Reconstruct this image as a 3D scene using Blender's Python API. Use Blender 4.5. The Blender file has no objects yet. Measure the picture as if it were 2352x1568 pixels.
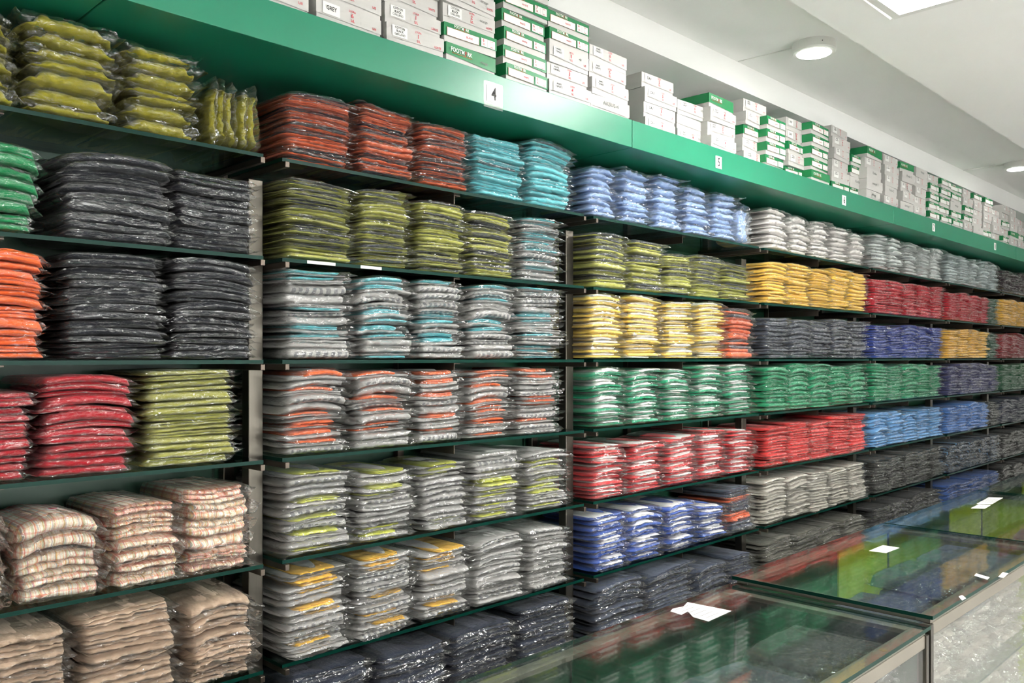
import bpy, bmesh, math, random
from mathutils import Vector, Matrix, noise

rnd = random.Random(7)
scene = bpy.context.scene
COL = scene.collection

# ------------------------------------------------------------------ camera, world, light level
H = 1.62                      # camera height
FPX = 1955.0                  # focal length in pixels of the 2352 px wide frame
HORIZON = 822.0
CA, SA = 0.711, 0.703         # viewing direction in the floor plan
cam_data = bpy.data.cameras.new('camera')
cam = bpy.data.objects.new('camera', cam_data)
COL.objects.link(cam)
cam.location = (0, 0, H)
cam.rotation_euler = (math.radians(90), 0, -math.atan2(CA, SA))
cam_data.sensor_width = 36.0
cam_data.lens = FPX / 2352 * 36.0
cam_data.shift_y = (HORIZON - 784) / 2352
cam_data.clip_start = 0.05
scene.camera = cam

world = bpy.data.worlds.new('world')
scene.world = world
world.use_nodes = True
world.node_tree.nodes['Background'].inputs[0].default_value = (1.0, 0.995, 0.985, 1)
world.node_tree.nodes['Background'].inputs[1].default_value = 4.0

PANEL_POWER = 30.0
DOWNLIGHT_POWER = 14.0
scene.view_settings.view_transform = 'Standard'
scene.view_settings.look = 'None'
scene.view_settings.exposure = 1.0
scene.view_settings.gamma = 1.0
scene.view_settings.use_curve_mapping = False
scene.cycles.transparent_max_bounces = 24
scene.cycles.max_bounces = 6
scene.cycles.diffuse_bounces = 3
scene.cycles.glossy_bounces = 3
scene.cycles.caustics_reflective = False
scene.cycles.caustics_refractive = False
scene.cycles.sample_clamp_indirect = 6.0
scene.cycles.use_adaptive_sampling = True
scene.cycles.adaptive_threshold = 0.18
scene.cycles.adaptive_min_samples = 10


def px_X(px, Y):
    """world X of the point at picture column px on the vertical plane at distance Y"""
    t = (px - 1176.0) / FPX
    return Y * (CA + SA * t) / (SA - CA * t)


def px_Z(px, py, Y):
    t = (px - 1176.0) / FPX
    return H + Y / (SA - CA * t) * (HORIZON - py) / FPX


def px_on_level(px, py, Z):
    t = (px - 1176.0) / FPX
    s = (Z - H) * FPX / (HORIZON - py)
    return s * (CA + SA * t), s * (SA - CA * t)


# ------------------------------------------------------------------ materials
def lin(c):
    return tuple(((v / 255) / 12.92 if v / 255 <= 0.04045 else ((v / 255 + 0.055) / 1.055) ** 2.4) for v in c) + (1.0,)


MATS = {}


def base_mat(name):
    m = bpy.data.materials.new(name)
    m.use_nodes = True
    nt = m.node_tree
    return m, nt, nt.nodes['Principled BSDF'], nt.nodes['Material Output']


def plain(name, rgb, rough=0.6, metal=0.0, spec=0.5, noise_amt=0.06, noise_scale=6.0, bump=0.0, bump_scale=60.0, stretch=None):
    if name in MATS:
        return MATS[name]
    m, nt, b, out = base_mat(name)
    b.inputs['Roughness'].default_value = rough
    b.inputs['Metallic'].default_value = metal
    b.inputs['Specular IOR Level'].default_value = spec
    tc = nt.nodes.new('ShaderNodeTexCoord')
    mp = nt.nodes.new('ShaderNodeMapping')
    nt.links.new(tc.outputs['Object'], mp.inputs[0])
    if stretch:
        mp.inputs['Scale'].default_value = stretch
    n = nt.nodes.new('ShaderNodeTexNoise')
    n.inputs['Scale'].default_value = noise_scale
    n.inputs['Detail'].default_value = 4
    nt.links.new(mp.outputs[0], n.inputs['Vector'])
    mix = nt.nodes.new('ShaderNodeMixRGB')
    c = lin(rgb)
    mix.inputs[1].default_value = tuple(max(0, v * (1 - noise_amt)) for v in c[:3]) + (1,)
    mix.inputs[2].default_value = tuple(min(1, v * (1 + noise_amt)) for v in c[:3]) + (1,)
    nt.links.new(n.outputs[0], mix.inputs[0])
    nt.links.new(mix.outputs[0], b.inputs['Base Color'])
    if bump:
        n2 = nt.nodes.new('ShaderNodeTexNoise')
        n2.inputs['Scale'].default_value = bump_scale
        nt.links.new(mp.outputs[0], n2.inputs['Vector'])
        bp = nt.nodes.new('ShaderNodeBump')
        bp.inputs['Strength'].default_value = bump
        bp.inputs['Distance'].default_value = 0.004
        nt.links.new(n2.outputs[0], bp.inputs['Height'])
        nt.links.new(bp.outputs[0], b.inputs['Normal'])
    MATS[name] = m
    return m


def fabric(rgb, pattern=None):
    key = 'fabric_%d_%d_%d_%s' % (*rgb, pattern)
    if key in MATS:
        return MATS[key]
    m, nt, b, out = base_mat(key)
    b.inputs['Roughness'].default_value = 0.85
    b.inputs['Specular IOR Level'].default_value = 0.25
    b.inputs['Sheen Weight'].default_value = 0.15
    L = nt.links.new
    tc = nt.nodes.new('ShaderNodeTexCoord')
    info = nt.nodes.new('ShaderNodeObjectInfo')
    c = lin(rgb)
    n = nt.nodes.new('ShaderNodeTexNoise')
    n.inputs['Scale'].default_value = 9
    L(tc.outputs['Object'], n.inputs['Vector'])
    mix = nt.nodes.new('ShaderNodeMixRGB')
    mix.inputs[1].default_value = tuple(v * 0.86 for v in c[:3]) + (1,)
    mix.inputs[2].default_value = tuple(min(1, v * 1.12) for v in c[:3]) + (1,)
    L(n.outputs[0], mix.inputs[0])
    hsv = nt.nodes.new('ShaderNodeHueSaturation')
    mr = nt.nodes.new('ShaderNodeMapRange')
    mr.inputs['To Min'].default_value = 0.88
    mr.inputs['To Max'].default_value = 1.1
    L(info.outputs['Random'], mr.inputs[0])
    L(mr.outputs[0], hsv.inputs['Value'])
    L(mix.outputs[0], hsv.inputs['Color'])
    col = hsv.outputs[0]

    def wave(axis_scale, width, offset_from_random=True):
        mp = nt.nodes.new('ShaderNodeMapping')
        mp.inputs['Scale'].default_value = axis_scale
        L(tc.outputs['Object'], mp.inputs[0])
        sx = nt.nodes.new('ShaderNodeSeparateXYZ')
        L(mp.outputs[0], sx.inputs[0])
        add = nt.nodes.new('ShaderNodeMath'); add.operation = 'ADD'
        a2 = nt.nodes.new('ShaderNodeMath'); a2.operation = 'ADD'
        L(sx.outputs[0], add.inputs[0]); L(sx.outputs[1], add.inputs[1])
        L(add.outputs[0], a2.inputs[0]); L(sx.outputs[2], a2.inputs[1])
        a3 = nt.nodes.new('ShaderNodeMath'); a3.operation = 'ADD'
        L(a2.outputs[0], a3.inputs[0])
        if offset_from_random:
            L(info.outputs['Random'], a3.inputs[1])
        else:
            a3.inputs[1].default_value = 0
        fr = nt.nodes.new('ShaderNodeMath'); fr.operation = 'FRACT'
        L(a3.outputs[0], fr.inputs[0])
        lt = nt.nodes.new('ShaderNodeMath'); lt.operation = 'LESS_THAN'
        L(fr.outputs[0], lt.inputs[0]); lt.inputs[1].default_value = width
        return lt.outputs[0]

    def over(col, fac, rgb2, amount):
        mx = nt.nodes.new('ShaderNodeMixRGB')
        mu = nt.nodes.new('ShaderNodeMath'); mu.operation = 'MULTIPLY'
        L(fac, mu.inputs[0]); mu.inputs[1].default_value = amount
        L(mu.outputs[0], mx.inputs[0])
        L(col, mx.inputs[1])
        mx.inputs[2].default_value = lin(rgb2)
        return mx.outputs[0]

    if pattern == 'plaid':
        for sc, w, cc, am in (((9, 0, 0), .14, (205, 80, 70), .65), ((27, 0, 0), .14, (215, 100, 85), .5), ((8.3, 0, 0), .2, (160, 172, 110), .5),
                              ((12.7, 0, 0), .12, (228, 180, 100), .5), ((6.1, 0, 0), .09, (130, 135, 155), .5),
                              ((0, 5, 0), .25, (205, 80, 65), .45), ((0, 13, 0), .15, (225, 160, 80), .4), ((0, 0, 1.6), .18, (200, 85, 65), .4)):
            col = over(col, wave(sc, w), cc, am)
    elif pattern == 'bars':
        f1 = wave((9.3, 0, 0), .55)
        sx = nt.nodes.new('ShaderNodeSeparateXYZ')
        L(tc.outputs['Object'], sx.inputs[0])
        ab = nt.nodes.new('ShaderNodeMath'); ab.operation = 'ABSOLUTE'
        L(sx.outputs[0], ab.inputs[0])
        lt = nt.nodes.new('ShaderNodeMath'); lt.operation = 'LESS_THAN'
        L(ab.outputs[0], lt.inputs[0]); lt.inputs[1].default_value = .4
        lz = nt.nodes.new('ShaderNodeMath'); lz.operation = 'LESS_THAN'
        L(sx.outputs[2], lz.inputs[0]); lz.inputs[1].default_value = .62
        m1 = nt.nodes.new('ShaderNodeMath'); m1.operation = 'MULTIPLY'
        L(f1, m1.inputs[0]); L(lt.outputs[0], m1.inputs[1])
        m2 = nt.nodes.new('ShaderNodeMath'); m2.operation = 'MULTIPLY'
        L(m1.outputs[0], m2.inputs[0]); L(lz.outputs[0], m2.inputs[1])
        col = over(col, m2.outputs[0], (88, 92, 98), .75)
    elif pattern == 'pinstripe':
        col = over(col, wave((46, 0, 0), .3, False), (120, 140, 150), .5)
    elif pattern == 'loops':
        col = over(col, wave((7, 0, 0), .12), (120, 170, 215), .7)
    elif pattern == 'denim':
        n2 = nt.nodes.new('ShaderNodeTexNoise')
        n2.inputs['Scale'].default_value = 60
        L(tc.outputs['Object'], n2.inputs['Vector'])
        gt = nt.nodes.new('ShaderNodeMath'); gt.operation = 'GREATER_THAN'
        L(n2.outputs[0], gt.inputs[0]); gt.inputs[1].default_value = .58
        col = over(col, gt.outputs[0], (120, 130, 145), .18)
    L(col, b.inputs['Base Color'])
    n3 = nt.nodes.new('ShaderNodeTexNoise')
    n3.inputs['Scale'].default_value = 5
    n3.inputs['Detail'].default_value = 3
    mp = nt.nodes.new('ShaderNodeMapping')
    mp.inputs['Scale'].default_value = (3, 1, 1.2)
    L(tc.outputs['Object'], mp.inputs[0])
    L(mp.outputs[0], n3.inputs['Vector'])
    bp = nt.nodes.new('ShaderNodeBump')
    bp.inputs['Strength'].default_value = .35
    bp.inputs['Distance'].default_value = .006
    L(n3.outputs[0], bp.inputs['Height'])
    L(bp.outputs[0], b.inputs['Normal'])
    MATS[key] = m
    return m


def schlick(nt, f0, f90=1.0, power=5.0):
    """reflectance of a thin sheet, the same from either side"""
    lw = nt.nodes.new('ShaderNodeLayerWeight')
    lw.inputs['Blend'].default_value = .5
    pw = nt.nodes.new('ShaderNodeMath'); pw.operation = 'POWER'
    nt.links.new(lw.outputs['Facing'], pw.inputs[0])
    pw.inputs[1].default_value = power
    ma = nt.nodes.new('ShaderNodeMath'); ma.operation = 'MULTIPLY_ADD'
    nt.links.new(pw.outputs[0], ma.inputs[0])
    ma.inputs[1].default_value = f90 - f0
    ma.inputs[2].default_value = f0
    return ma.outputs[0]


def plastic_film(name='clear_plastic_film', haze=.018):
    m, nt, b, out = base_mat(name)
    L = nt.links.new
    nt.nodes.remove(b)
    fac = schlick(nt, .078, .75, 3.2)
    tr = nt.nodes.new('ShaderNodeBsdfTransparent')
    tr.inputs[0].default_value = (.985, .985, .982, 1)
    gl = nt.nodes.new('ShaderNodeBsdfGlossy')
    gl.inputs['Roughness'].default_value = .075
    gl.inputs['Color'].default_value = (1, 1, 1, 1)
    geo = nt.nodes.new('ShaderNodeNewGeometry')
    mp = nt.nodes.new('ShaderNodeMapping')
    mp.inputs['Scale'].default_value = (22, 22, 70)
    L(geo.outputs['Position'], mp.inputs[0])
    nz = nt.nodes.new('ShaderNodeTexNoise')
    nz.inputs['Scale'].default_value = 1.0
    nz.inputs['Detail'].default_value = 1.5
    nz.inputs['Distortion'].default_value = 1.6
    L(mp.outputs[0], nz.inputs['Vector'])
    bp = nt.nodes.new('ShaderNodeBump')
    bp.inputs['Strength'].default_value = .75
    bp.inputs['Distance'].default_value = .011
    L(nz.outputs[0], bp.inputs['Height'])
    L(bp.outputs[0], gl.inputs['Normal'])
    df = nt.nodes.new('ShaderNodeBsdfDiffuse')
    df.inputs[0].default_value = (.86, .86, .85, 1)
    m1 = nt.nodes.new('ShaderNodeMixShader')
    m1.inputs[0].default_value = haze
    L(tr.outputs[0], m1.inputs[1]); L(df.outputs[0], m1.inputs[2])
    m2 = nt.nodes.new('ShaderNodeMixShader')
    L(fac, m2.inputs[0])
    L(m1.outputs[0], m2.inputs[1]); L(gl.outputs[0], m2.inputs[2])
    L(m2.outputs[0], out.inputs[0])
    return m


def sheet_glass(name, tint, f0=.04, smear=0.0):
    m, nt, b, out = base_mat(name)
    L = nt.links.new
    nt.nodes.remove(b)
    fac = schlick(nt, f0, 1.0, 4.4)
    tr = nt.nodes.new('ShaderNodeBsdfTransparent')
    tr.inputs[0].default_value = tint
    gl = nt.nodes.new('ShaderNodeBsdfGlossy')
    gl.inputs['Roughness'].default_value = .025
    m2 = nt.nodes.new('ShaderNodeMixShader')
    L(fac, m2.inputs[0])
    L(gl.outputs[0], m2.inputs[2])
    if smear:
        df = nt.nodes.new('ShaderNodeBsdfDiffuse')
        df.inputs[0].default_value = (.75, .78, .76, 1)
        tc = nt.nodes.new('ShaderNodeTexCoord')
        n = nt.nodes.new('ShaderNodeTexNoise')
        n.inputs['Scale'].default_value = 7
        n.inputs['Detail'].default_value = 6
        L(tc.outputs['Object'], n.inputs['Vector'])
        mr = nt.nodes.new('ShaderNodeMapRange')
        mr.inputs['From Min'].default_value = .45
        mr.inputs['From Max'].default_value = .75
        mr.inputs['To Min'].default_value = smear * .4
        mr.inputs['To Max'].default_value = smear
        L(n.outputs[0], mr.inputs[0])
        m1 = nt.nodes.new('ShaderNodeMixShader')
        L(mr.outputs[0], m1.inputs[0])
        L(tr.outputs[0], m1.inputs[1]); L(df.outputs[0], m1.inputs[2])
        L(m1.outputs[0], m2.inputs[1])
    else:
        L(tr.outputs[0], m2.inputs[1])
    L(m2.outputs[0], out.inputs[0])
    MATS[name] = m
    return m


def glow(name, rgb, strength):
    m, nt, b, out = base_mat(name)
    nt.nodes.remove(b)
    e = nt.nodes.new('ShaderNodeEmission')
    e.inputs[0].default_value = lin(rgb)
    e.inputs[1].default_value = strength
    nt.links.new(e.outputs[0], out.inputs[0])
    return m


FILM = plastic_film()
GLASS = sheet_glass('clear_glass', (.80, .90, .86, 1))
COUNTER_GLASS = sheet_glass('counter_glass', (.90, .955, .925, 1), .05, .016)
PANE_GLASS = sheet_glass('counter_pane_glass', (.96, .975, .965, 1), .04)
ADDED_SHOP_PANE = sheet_glass('added_shop_front_glass', (.97, .98, .97, 1))
GLASS_EDGE = plain('green_glass_edge', (5, 46, 38), rough=.3, spec=.12, noise_amt=.15, noise_scale=3)
STEEL = plain('brushed_steel', (86, 82, 75), rough=.28, metal=.9, noise_amt=.14, noise_scale=5, stretch=(30, 30, 1.5))
STEEL_ARM = plain('tarnished_steel', (92, 83, 75), rough=.38, metal=.85, noise_amt=.2)
GREEN = plain('green_laminate', (26, 122, 92), rough=.34, noise_amt=.05, noise_scale=2.5, bump=.03, bump_scale=25)
BACK_GREEN = plain('dark_green_laminate', (22, 66, 46), rough=.4, noise_amt=.08)
WHITE_PAINT = plain('white_paint', (240, 240, 237), rough=.75, noise_amt=.025, noise_scale=2.0, bump=.04, bump_scale=40)
CEIL_PAINT = plain('ceiling_paint', (240, 240, 237), rough=.8, noise_amt=.03, noise_scale=2.2, bump=.05, bump_scale=30)
FLOOR_MAT = plain('pale_floor_tile', (176, 175, 172), rough=.3, noise_amt=.05)
CARD = plain('white_card', (188, 186, 182), rough=.55, noise_amt=.03)
CARD_GREEN = plain('green_card', (20, 122, 70), rough=.45, noise_amt=.06)
PAPER = plain('white_paper', (220, 220, 216), rough=.7, noise_amt=.02)
INK_RED = plain('red_ink', (196, 52, 66), rough=.7, noise_amt=.15, noise_scale=40)
INK_GREY = plain('grey_ink', (120, 122, 118), rough=.7, noise_amt=.1, noise_scale=40)
INK_DARK = plain('dark_ink', (52, 52, 52), rough=.7)
INK_WHITE = plain('white_ink', (240, 240, 232), rough=.6)
INK_GOLD = plain('brown_gold_ink', (150, 98, 48), rough=.6)
LIME_PANEL = plain('lime_laminate', (176, 190, 40), rough=.45, noise_amt=.05)
ALU = plain('aged_aluminium', (124, 118, 108), rough=.4, metal=.35, noise_amt=.12, noise_scale=9)
BRASS = plain('dull_brass', (150, 138, 96), rough=.4, metal=.5)
LAMP_WHITE = plain('lamp_housing_white', (225, 225, 220), rough=.4, noise_amt=.01)
PANEL_GLOW = glow('panel_light_diffuser', (255, 252, 248), PANEL_POWER)
DOWN_GLOW = glow('downlight_diffuser', (255, 252, 246), DOWNLIGHT_POWER)

# ------------------------------------------------------------------ object helpers


def link_mesh(name, me, mat=None, parent=None, loc=(0, 0, 0), rot=None, scale=None):
    o = bpy.data.objects.new(name, me)
    COL.objects.link(o)
    o.location = loc
    if rot:
        o.rotation_euler = rot
    if scale:
        o.scale = scale
    if parent is not None:
        o.parent = parent
    if mat is not None:
        if not me.materials:
            me.materials.append(None)
        mats = mat if isinstance(mat, (tuple, list)) else (mat,)
        for i, mm in enumerate(mats):
            o.material_slots[i].link = 'OBJECT'
            o.material_slots[i].material = mm
    return o


def thing(name, label, cat, loc=(0, 0, 0), rot=None, group=None):
    o = bpy.data.objects.new(name, None)
    o.empty_display_size = .05
    COL.objects.link(o)
    o.location = loc
    if rot:
        o.rotation_euler = rot
    tag(o, label, cat, group)
    return o


def tag(o, label, cat, group=None):
    o['label'] = label
    o['category'] = cat
    if group:
        o['group'] = group
    return o


def struct(o):
    o['kind'] = 'structure'
    return o


def mesh_from(verts, faces, name, smooth=False, nmats=1):
    me = bpy.data.meshes.new(name)
    me.from_pydata(verts, [], faces)
    for i in range(nmats):
        me.materials.append(None)
    if smooth:
        me.polygons.foreach_set('use_smooth', [True] * len(me.polygons))
    me.update()
    return me


def box_mesh(x0, x1, y0, y1, z0, z1, name='box', bevel=0.0, edge_mat=False):
    """a box; with edge_mat its four narrow sides (all but +-z) take slot 1"""
    bm = bmesh.new()
    vs = [bm.verts.new((x, y, z)) for z in (z0, z1) for y in (y0, y1) for x in (x0, x1)]
    for q in ((0, 2, 3, 1), (4, 5, 7, 6), (0, 1, 5, 4), (2, 6, 7, 3), (0, 4, 6, 2), (1, 3, 7, 5)):
        bm.faces.new([vs[i] for i in q])
    if bevel:
        bmesh.ops.bevel(bm, geom=list(bm.edges), offset=bevel, segments=2, affect='EDGES', profile=.5)
    bm.normal_update()
    me = bpy.data.meshes.new(name)
    me.materials.append(None)
    if edge_mat:
        me.materials.append(None)
        for f in bm.faces:
            f.material_index = 0 if abs(f.normal.z) > .9 else 1
    bm.to_mesh(me)
    bm.free()
    return me


def box(name, x0, x1, y0, y1, z0, z1, mat, parent=None, bevel=0.0):
    return link_mesh(name, box_mesh(x0, x1, y0, y1, z0, z1, name, bevel), mat, parent)


TEXTS = {}


def text_mesh(s):
    if s in TEXTS:
        return TEXTS[s]
    cu = bpy.data.curves.new('lettering', 'FONT')
    cu.body = s
    cu.size = 1.0
    cu.resolution_u = 2
    cu.offset = .018
    cu.align_x = 'CENTER'
    cu.align_y = 'CENTER'
    o = bpy.data.objects.new('lettering', cu)
    COL.objects.link(o)
    dg = bpy.context.evaluated_depsgraph_get()
    me = bpy.data.meshes.new_from_object(o.evaluated_get(dg))
    COL.objects.unlink(o)
    bpy.data.objects.remove(o)
    me.name = 'lettering'
    while len(me.materials) < 1:
        me.materials.append(None)
    TEXTS[s] = me
    return me


def text(s, parent, x, y, z, size, mat, sx=1.0, name='lettering', tilt=0.0, flat=False):
    return link_mesh(name, text_mesh(s), mat, parent, (x, y, z), (0 if flat else math.pi / 2, tilt, 0), (size * sx, size, size))


for _s in ('FOOTM', 'RK', 'LYCRA', 'LEATE', 'S/L', 'U/E', 'WHITE', 'BLACK', 'COTTON', 'OAKLAND', 'T.SPORTS', 'GREY', 'DAV', 'orange', 'orange 3', 'orange 4', 'Kinder',
           'Kinder 5', 'AKSUS-4', '48', '1', '2', '3', '4', '5', '6', '7', '8'):
    text_mesh(_s)

# ------------------------------------------------------------------ room shell
RX0, RX1, RY0, WALL_Y = -3.0, 11.5, -4.2, 2.24
Z_STRIP = H + 1.318
Z_BEAM = H + 1.199
Z_DROP = H + 1.22
BEAM_Y = 1.95
DROP_Y = 1.3686
struct(box('floor', RX0, RX1, RY0, WALL_Y, -.1, 0, FLOOR_MAT))
struct(box('wall_back', RX0, RX1, WALL_Y, WALL_Y + .12, 0, Z_STRIP + .1, WHITE_PAINT))
SF0, SF1, SFZ0, SFZ1 = -.4, 5.6, .35, 2.6          # unseen daylit shop front, added for the shading on the ceiling strip
wf = struct(bpy.data.objects.new('wall_front', None)); COL.objects.link(wf)
for nm, x0, x1, z0, z1 in (('sill_wall', RX0, RX1, 0, SFZ0), ('head_wall', RX0, RX1, SFZ1, Z_STRIP + .1), ('pier', RX0, SF0, SFZ0, SFZ1), ('pier', SF1, RX1, SFZ0, SFZ1)):
    box(nm, x0, x1, RY0 - .12, RY0, z0, z1, WHITE_PAINT, wf)
wn = struct(bpy.data.objects.new('added_window_1', None)); COL.objects.link(wn)
for k in range(7):
    x = SF0 + (SF1 - SF0) * k / 6
    box('mullion', x - .025, x + .025, RY0 - .09, RY0 - .03, SFZ0, SFZ1, STEEL, wn)
for z in (SFZ0 + .025, SFZ1 - .025):
    box('rail', SF0, SF1, RY0 - .09, RY0 - .03, z - .025, z + .025, STEEL, wn)
for k in range(6):
    w = (SF1 - SF0) / 6
    box('pane', SF0 + w * k + .025, SF0 + w * (k + 1) - .025, RY0 - .065, RY0 - .057, SFZ0 + .05, SFZ1 - .05, ADDED_SHOP_PANE, wn)
struct(box('wall_left', RX0 - .12, RX0, RY0 - .12, WALL_Y + .12, 0, Z_STRIP + .1, WHITE_PAINT))
struct(box('wall_right', RX1, RX1 + .12, RY0 - .12, WALL_Y + .12, 0, Z_STRIP + .1, WHITE_PAINT))
struct(box('ceiling', RX0, RX1, RY0, WALL_Y, Z_STRIP, Z_STRIP + .1, CEIL_PAINT))
struct(box('trim_1', RX0, RX1, BEAM_Y, WALL_Y, Z_BEAM, Z_STRIP, WHITE_PAINT))           # beam above the boxes

# ------------------------------------------------------------------ dropped ceiling with recessed panel lights
PANEL = .59
PX, PY = px_on_level(2049, 41, Z_DROP)
PANEL_GRID = [(0, 0), (0, 1), (0, 2), (-1, 1), (-1, 2), (1, 1), (1, 2), (2, 1)]  # only the first is in view; the last is added to brighten far bays
panel_spots = [(PX - PANEL / 2 + i * 2.0, PY - PANEL / 2 - j * 1.7) for i, j in PANEL_GRID]


def ceiling_slab(x0, x1, y0, y1, z0, z1, holes):
    xs = sorted({x0, x1, *[v for h in holes for v in (h[0], h[1])]})
    ys = sorted({y0, y1, *[v for h in holes for v in (h[2], h[3])]})
    verts, faces, idx = [], [], {}

    def V(x, y, z):
        k = (round(x, 5), round(y, 5), z)
        if k not in idx:
            idx[k] = len(verts)
            verts.append((x, y, z))
        return idx[k]
    solid = {}
    for i in range(len(xs) - 1):
        for j in range(len(ys) - 1):
            cx, cy = (xs[i] + xs[i + 1]) / 2, (ys[j] + ys[j + 1]) / 2
            solid[i, j] = not any(h[0] < cx < h[1] and h[2] < cy < h[3] for h in holes)
    for (i, j), s in solid.items():
        if not s:
            continue
        a, b, c, d = xs[i], xs[i + 1], ys[j], ys[j + 1]
        faces.append([V(a, c, z0), V(a, d, z0), V(b, d, z0), V(b, c, z0)])
        faces.append([V(a, c, z1), V(b, c, z1), V(b, d, z1), V(a, d, z1)])
        for di, dj, p, q in ((-1, 0, (a, d), (a, c)), (1, 0, (b, c), (b, d)), (0, -1, (a, c), (b, c)), (0, 1, (b, d), (a, d))):
            if not solid.get((i + di, j + dj), False):
                faces.append([V(*p, z0), V(*q, z0), V(*q, z1), V(*p, z1)])
    return mesh_from(verts, faces, 'ceiling_drop')


holes = [(x - PANEL / 2 - .012, x + PANEL / 2 + .012, y - PANEL / 2 - .012, y + PANEL / 2 + .012) for x, y in panel_spots]
struct(link_mesh('ceiling_drop', ceiling_slab(RX0, RX1, RY0, DROP_Y, Z_DROP, Z_STRIP - .002, holes), CEIL_PAINT))

ORD = ['zeroth', 'first', 'second', 'third', 'fourth', 'fifth', 'sixth', 'seventh', 'eighth', 'ninth', 'tenth', 'eleventh', 'twelfth',
       'thirteenth', 'fourteenth', 'fifteenth', 'sixteenth', 'seventeenth', 'eighteenth', 'nineteenth', 'twentieth', 'twenty-first', 'twenty-second', 'twenty-third']

_fr = PANEL / 2
frame_me = None


def frame_mesh(o, i, z0, z1):
    bm = bmesh.new()
    def ring(r, z):
        return [bm.verts.new((sx * r, sy * r, z)) for sx, sy in ((-1, -1), (1, -1), (1, 1), (-1, 1))]
    a, b, c, d = ring(o, z1), ring(o, z0), ring(i, z0), ring(i, z1)
    for p, q in ((a, b), (b, c), (c, d), (d, a)):
        for k in range(4):
            bm.faces.new((p[k], p[(k + 1) % 4], q[(k + 1) % 4], q[k]))
    bmesh.ops.recalc_face_normals(bm, faces=bm.faces)
    me = bpy.data.meshes.new('frame')
    me.materials.append(None)
    bm.to_mesh(me)
    bm.free()
    return me


panel_frame = frame_mesh(_fr, _fr - .028, -.006, .03)
panel_diff = box_mesh(-_fr + .028, _fr - .028, -_fr + .028, _fr - .028, .002, .012, 'diffuser')
for k, (x, y) in enumerate(panel_spots):
    i, j = PANEL_GRID[k]
    i += 1
    seen = (i == 1 and j == 0)
    t = thing('panel_light', 'square glowing panel light cut into the bright dropped ceiling' if seen else
              'unseen square ceiling panel light, %s along, %s row back from the shelves' % (ORD[i + 1], ORD[j + 1]), 'light', (x, y, Z_DROP), (0, 0, .02 * (k % 3 - 1)), 'square ceiling panel lights')
    link_mesh('frame', panel_frame, LAMP_WHITE, t)
    link_mesh('diffuser', panel_diff, PANEL_GLOW, t)


def lathe_mesh(profile, n=40, name='lathe', smooth=True):
    verts, faces = [], []
    for r, z in profile:
        for k in range(n):
            a = 2 * math.pi * k / n
            verts.append((r * math.cos(a), r * math.sin(a), z))
    for p in range(len(profile) - 1):
        for k in range(n):
            faces.append((p * n + k, p * n + (k + 1) % n, (p + 1) * n + (k + 1) % n, (p + 1) * n + k))
    faces.append(tuple(range(n))[::-1])
    faces.append(tuple((len(profile) - 1) * n + k for k in range(n)))
    me = mesh_from(verts, faces, name)
    bm = bmesh.new(); bm.from_mesh(me)
    bmesh.ops.recalc_face_normals(bm, faces=bm.faces)
    bm.to_mesh(me); bm.free()
    return me


dl_body = lathe_mesh([(.088, 0), (.088, -.034), (.084, -.040), (.070, -.041)], 44, 'housing')
dl_diff = lathe_mesh([(.069, -.036), (.069, -.0425), (.064, -.0435)], 44, 'diffuser')
dl_screw = lathe_mesh([(.0022, -.001), (.0022, .001)], 10, 'screw')
for k, lab in ((-1, 'round white downlight above the nearest bay, beyond the overhead board'), (0, 'round white surface downlight with cable stub, nearest the shoe boxes'),
               (1, 'round white downlight above the far boxes with white conduit'), (2, 'round white downlight at the far end of the ceiling strip')):
    x, y = 3.43 + 3.07 * k, 1.61
    t = thing('round_downlight', lab, 'light', (x, y, Z_STRIP), None, 'round downlights on the ceiling strip')
    link_mesh('housing', dl_body, LAMP_WHITE, t)
    link_mesh('diffuser', dl_diff, DOWN_GLOW, t)
    link_mesh('screw', dl_screw, INK_DARK, t, (-.06, -.0645, -.018), (math.pi / 2, 0, -.75))
    c = box_mesh(-.004, .004, 0, .25, -.008, 0, 'conduit', .001) if k else box_mesh(-.0015, .0015, 0, .25, -.004, 0, 'conduit', .0005)
    link_mesh('conduit', c, LAMP_WHITE, t, (-.02, .085, 0), (0, 0, .06))

# ------------------------------------------------------------------ shelving: back panel, uprights, glass shelves, overhead boards
D = 1.90                       # front edge of the shelves
PITCH = 1.2217
B0 = 1.081 - PITCH
BOUND = [B0 + PITCH * k for k in range(8)]          # bay 3 starts at BOUND[0]
BAY_WORD = ['nearest bay', 'bay four', 'bay five', 'bay six', 'bay seven', 'bay eight', 'farthest bay']
SHELF_DZ = [.5, .25, -.005, -.25, -.505, -.765, -1.02]
SHELF_WORD = ['top', 'second', 'third', 'fourth', 'fifth', 'sixth', 'lowest']
BOARD_Z0, BOARD_Z1 = H + .73, H + .826
BACK_Y = WALL_Y - .022
GLASS_T = .009

for k in range(7):
    o = box('back_panel', BOUND[k] + .004, BOUND[k + 1] - .004, BACK_Y, WALL_Y - .002, .08, BOARD_Z0 - .004, BACK_GREEN)
    tag(o, 'dark green laminate back panel behind the stacks of %s' % BAY_WORD[k], 'panel', 'back panels of the shelving')

o = box('back_panel', BOUND[7] + .004, 10.9, BACK_Y, WALL_Y - .002, .08, BOARD_Z0 - .004, BACK_GREEN)
tag(o, 'long dark green back panel beyond the farthest bay', 'panel', 'back panels of the shelving')
o = box('end_panel', BOUND[7] + .05, BOUND[7] + .07, D, BACK_Y - .003, .0, BOARD_Z0 - .004, BACK_GREEN)
tag(o, 'dark green end panel closing the farthest bay', 'panel')

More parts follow.
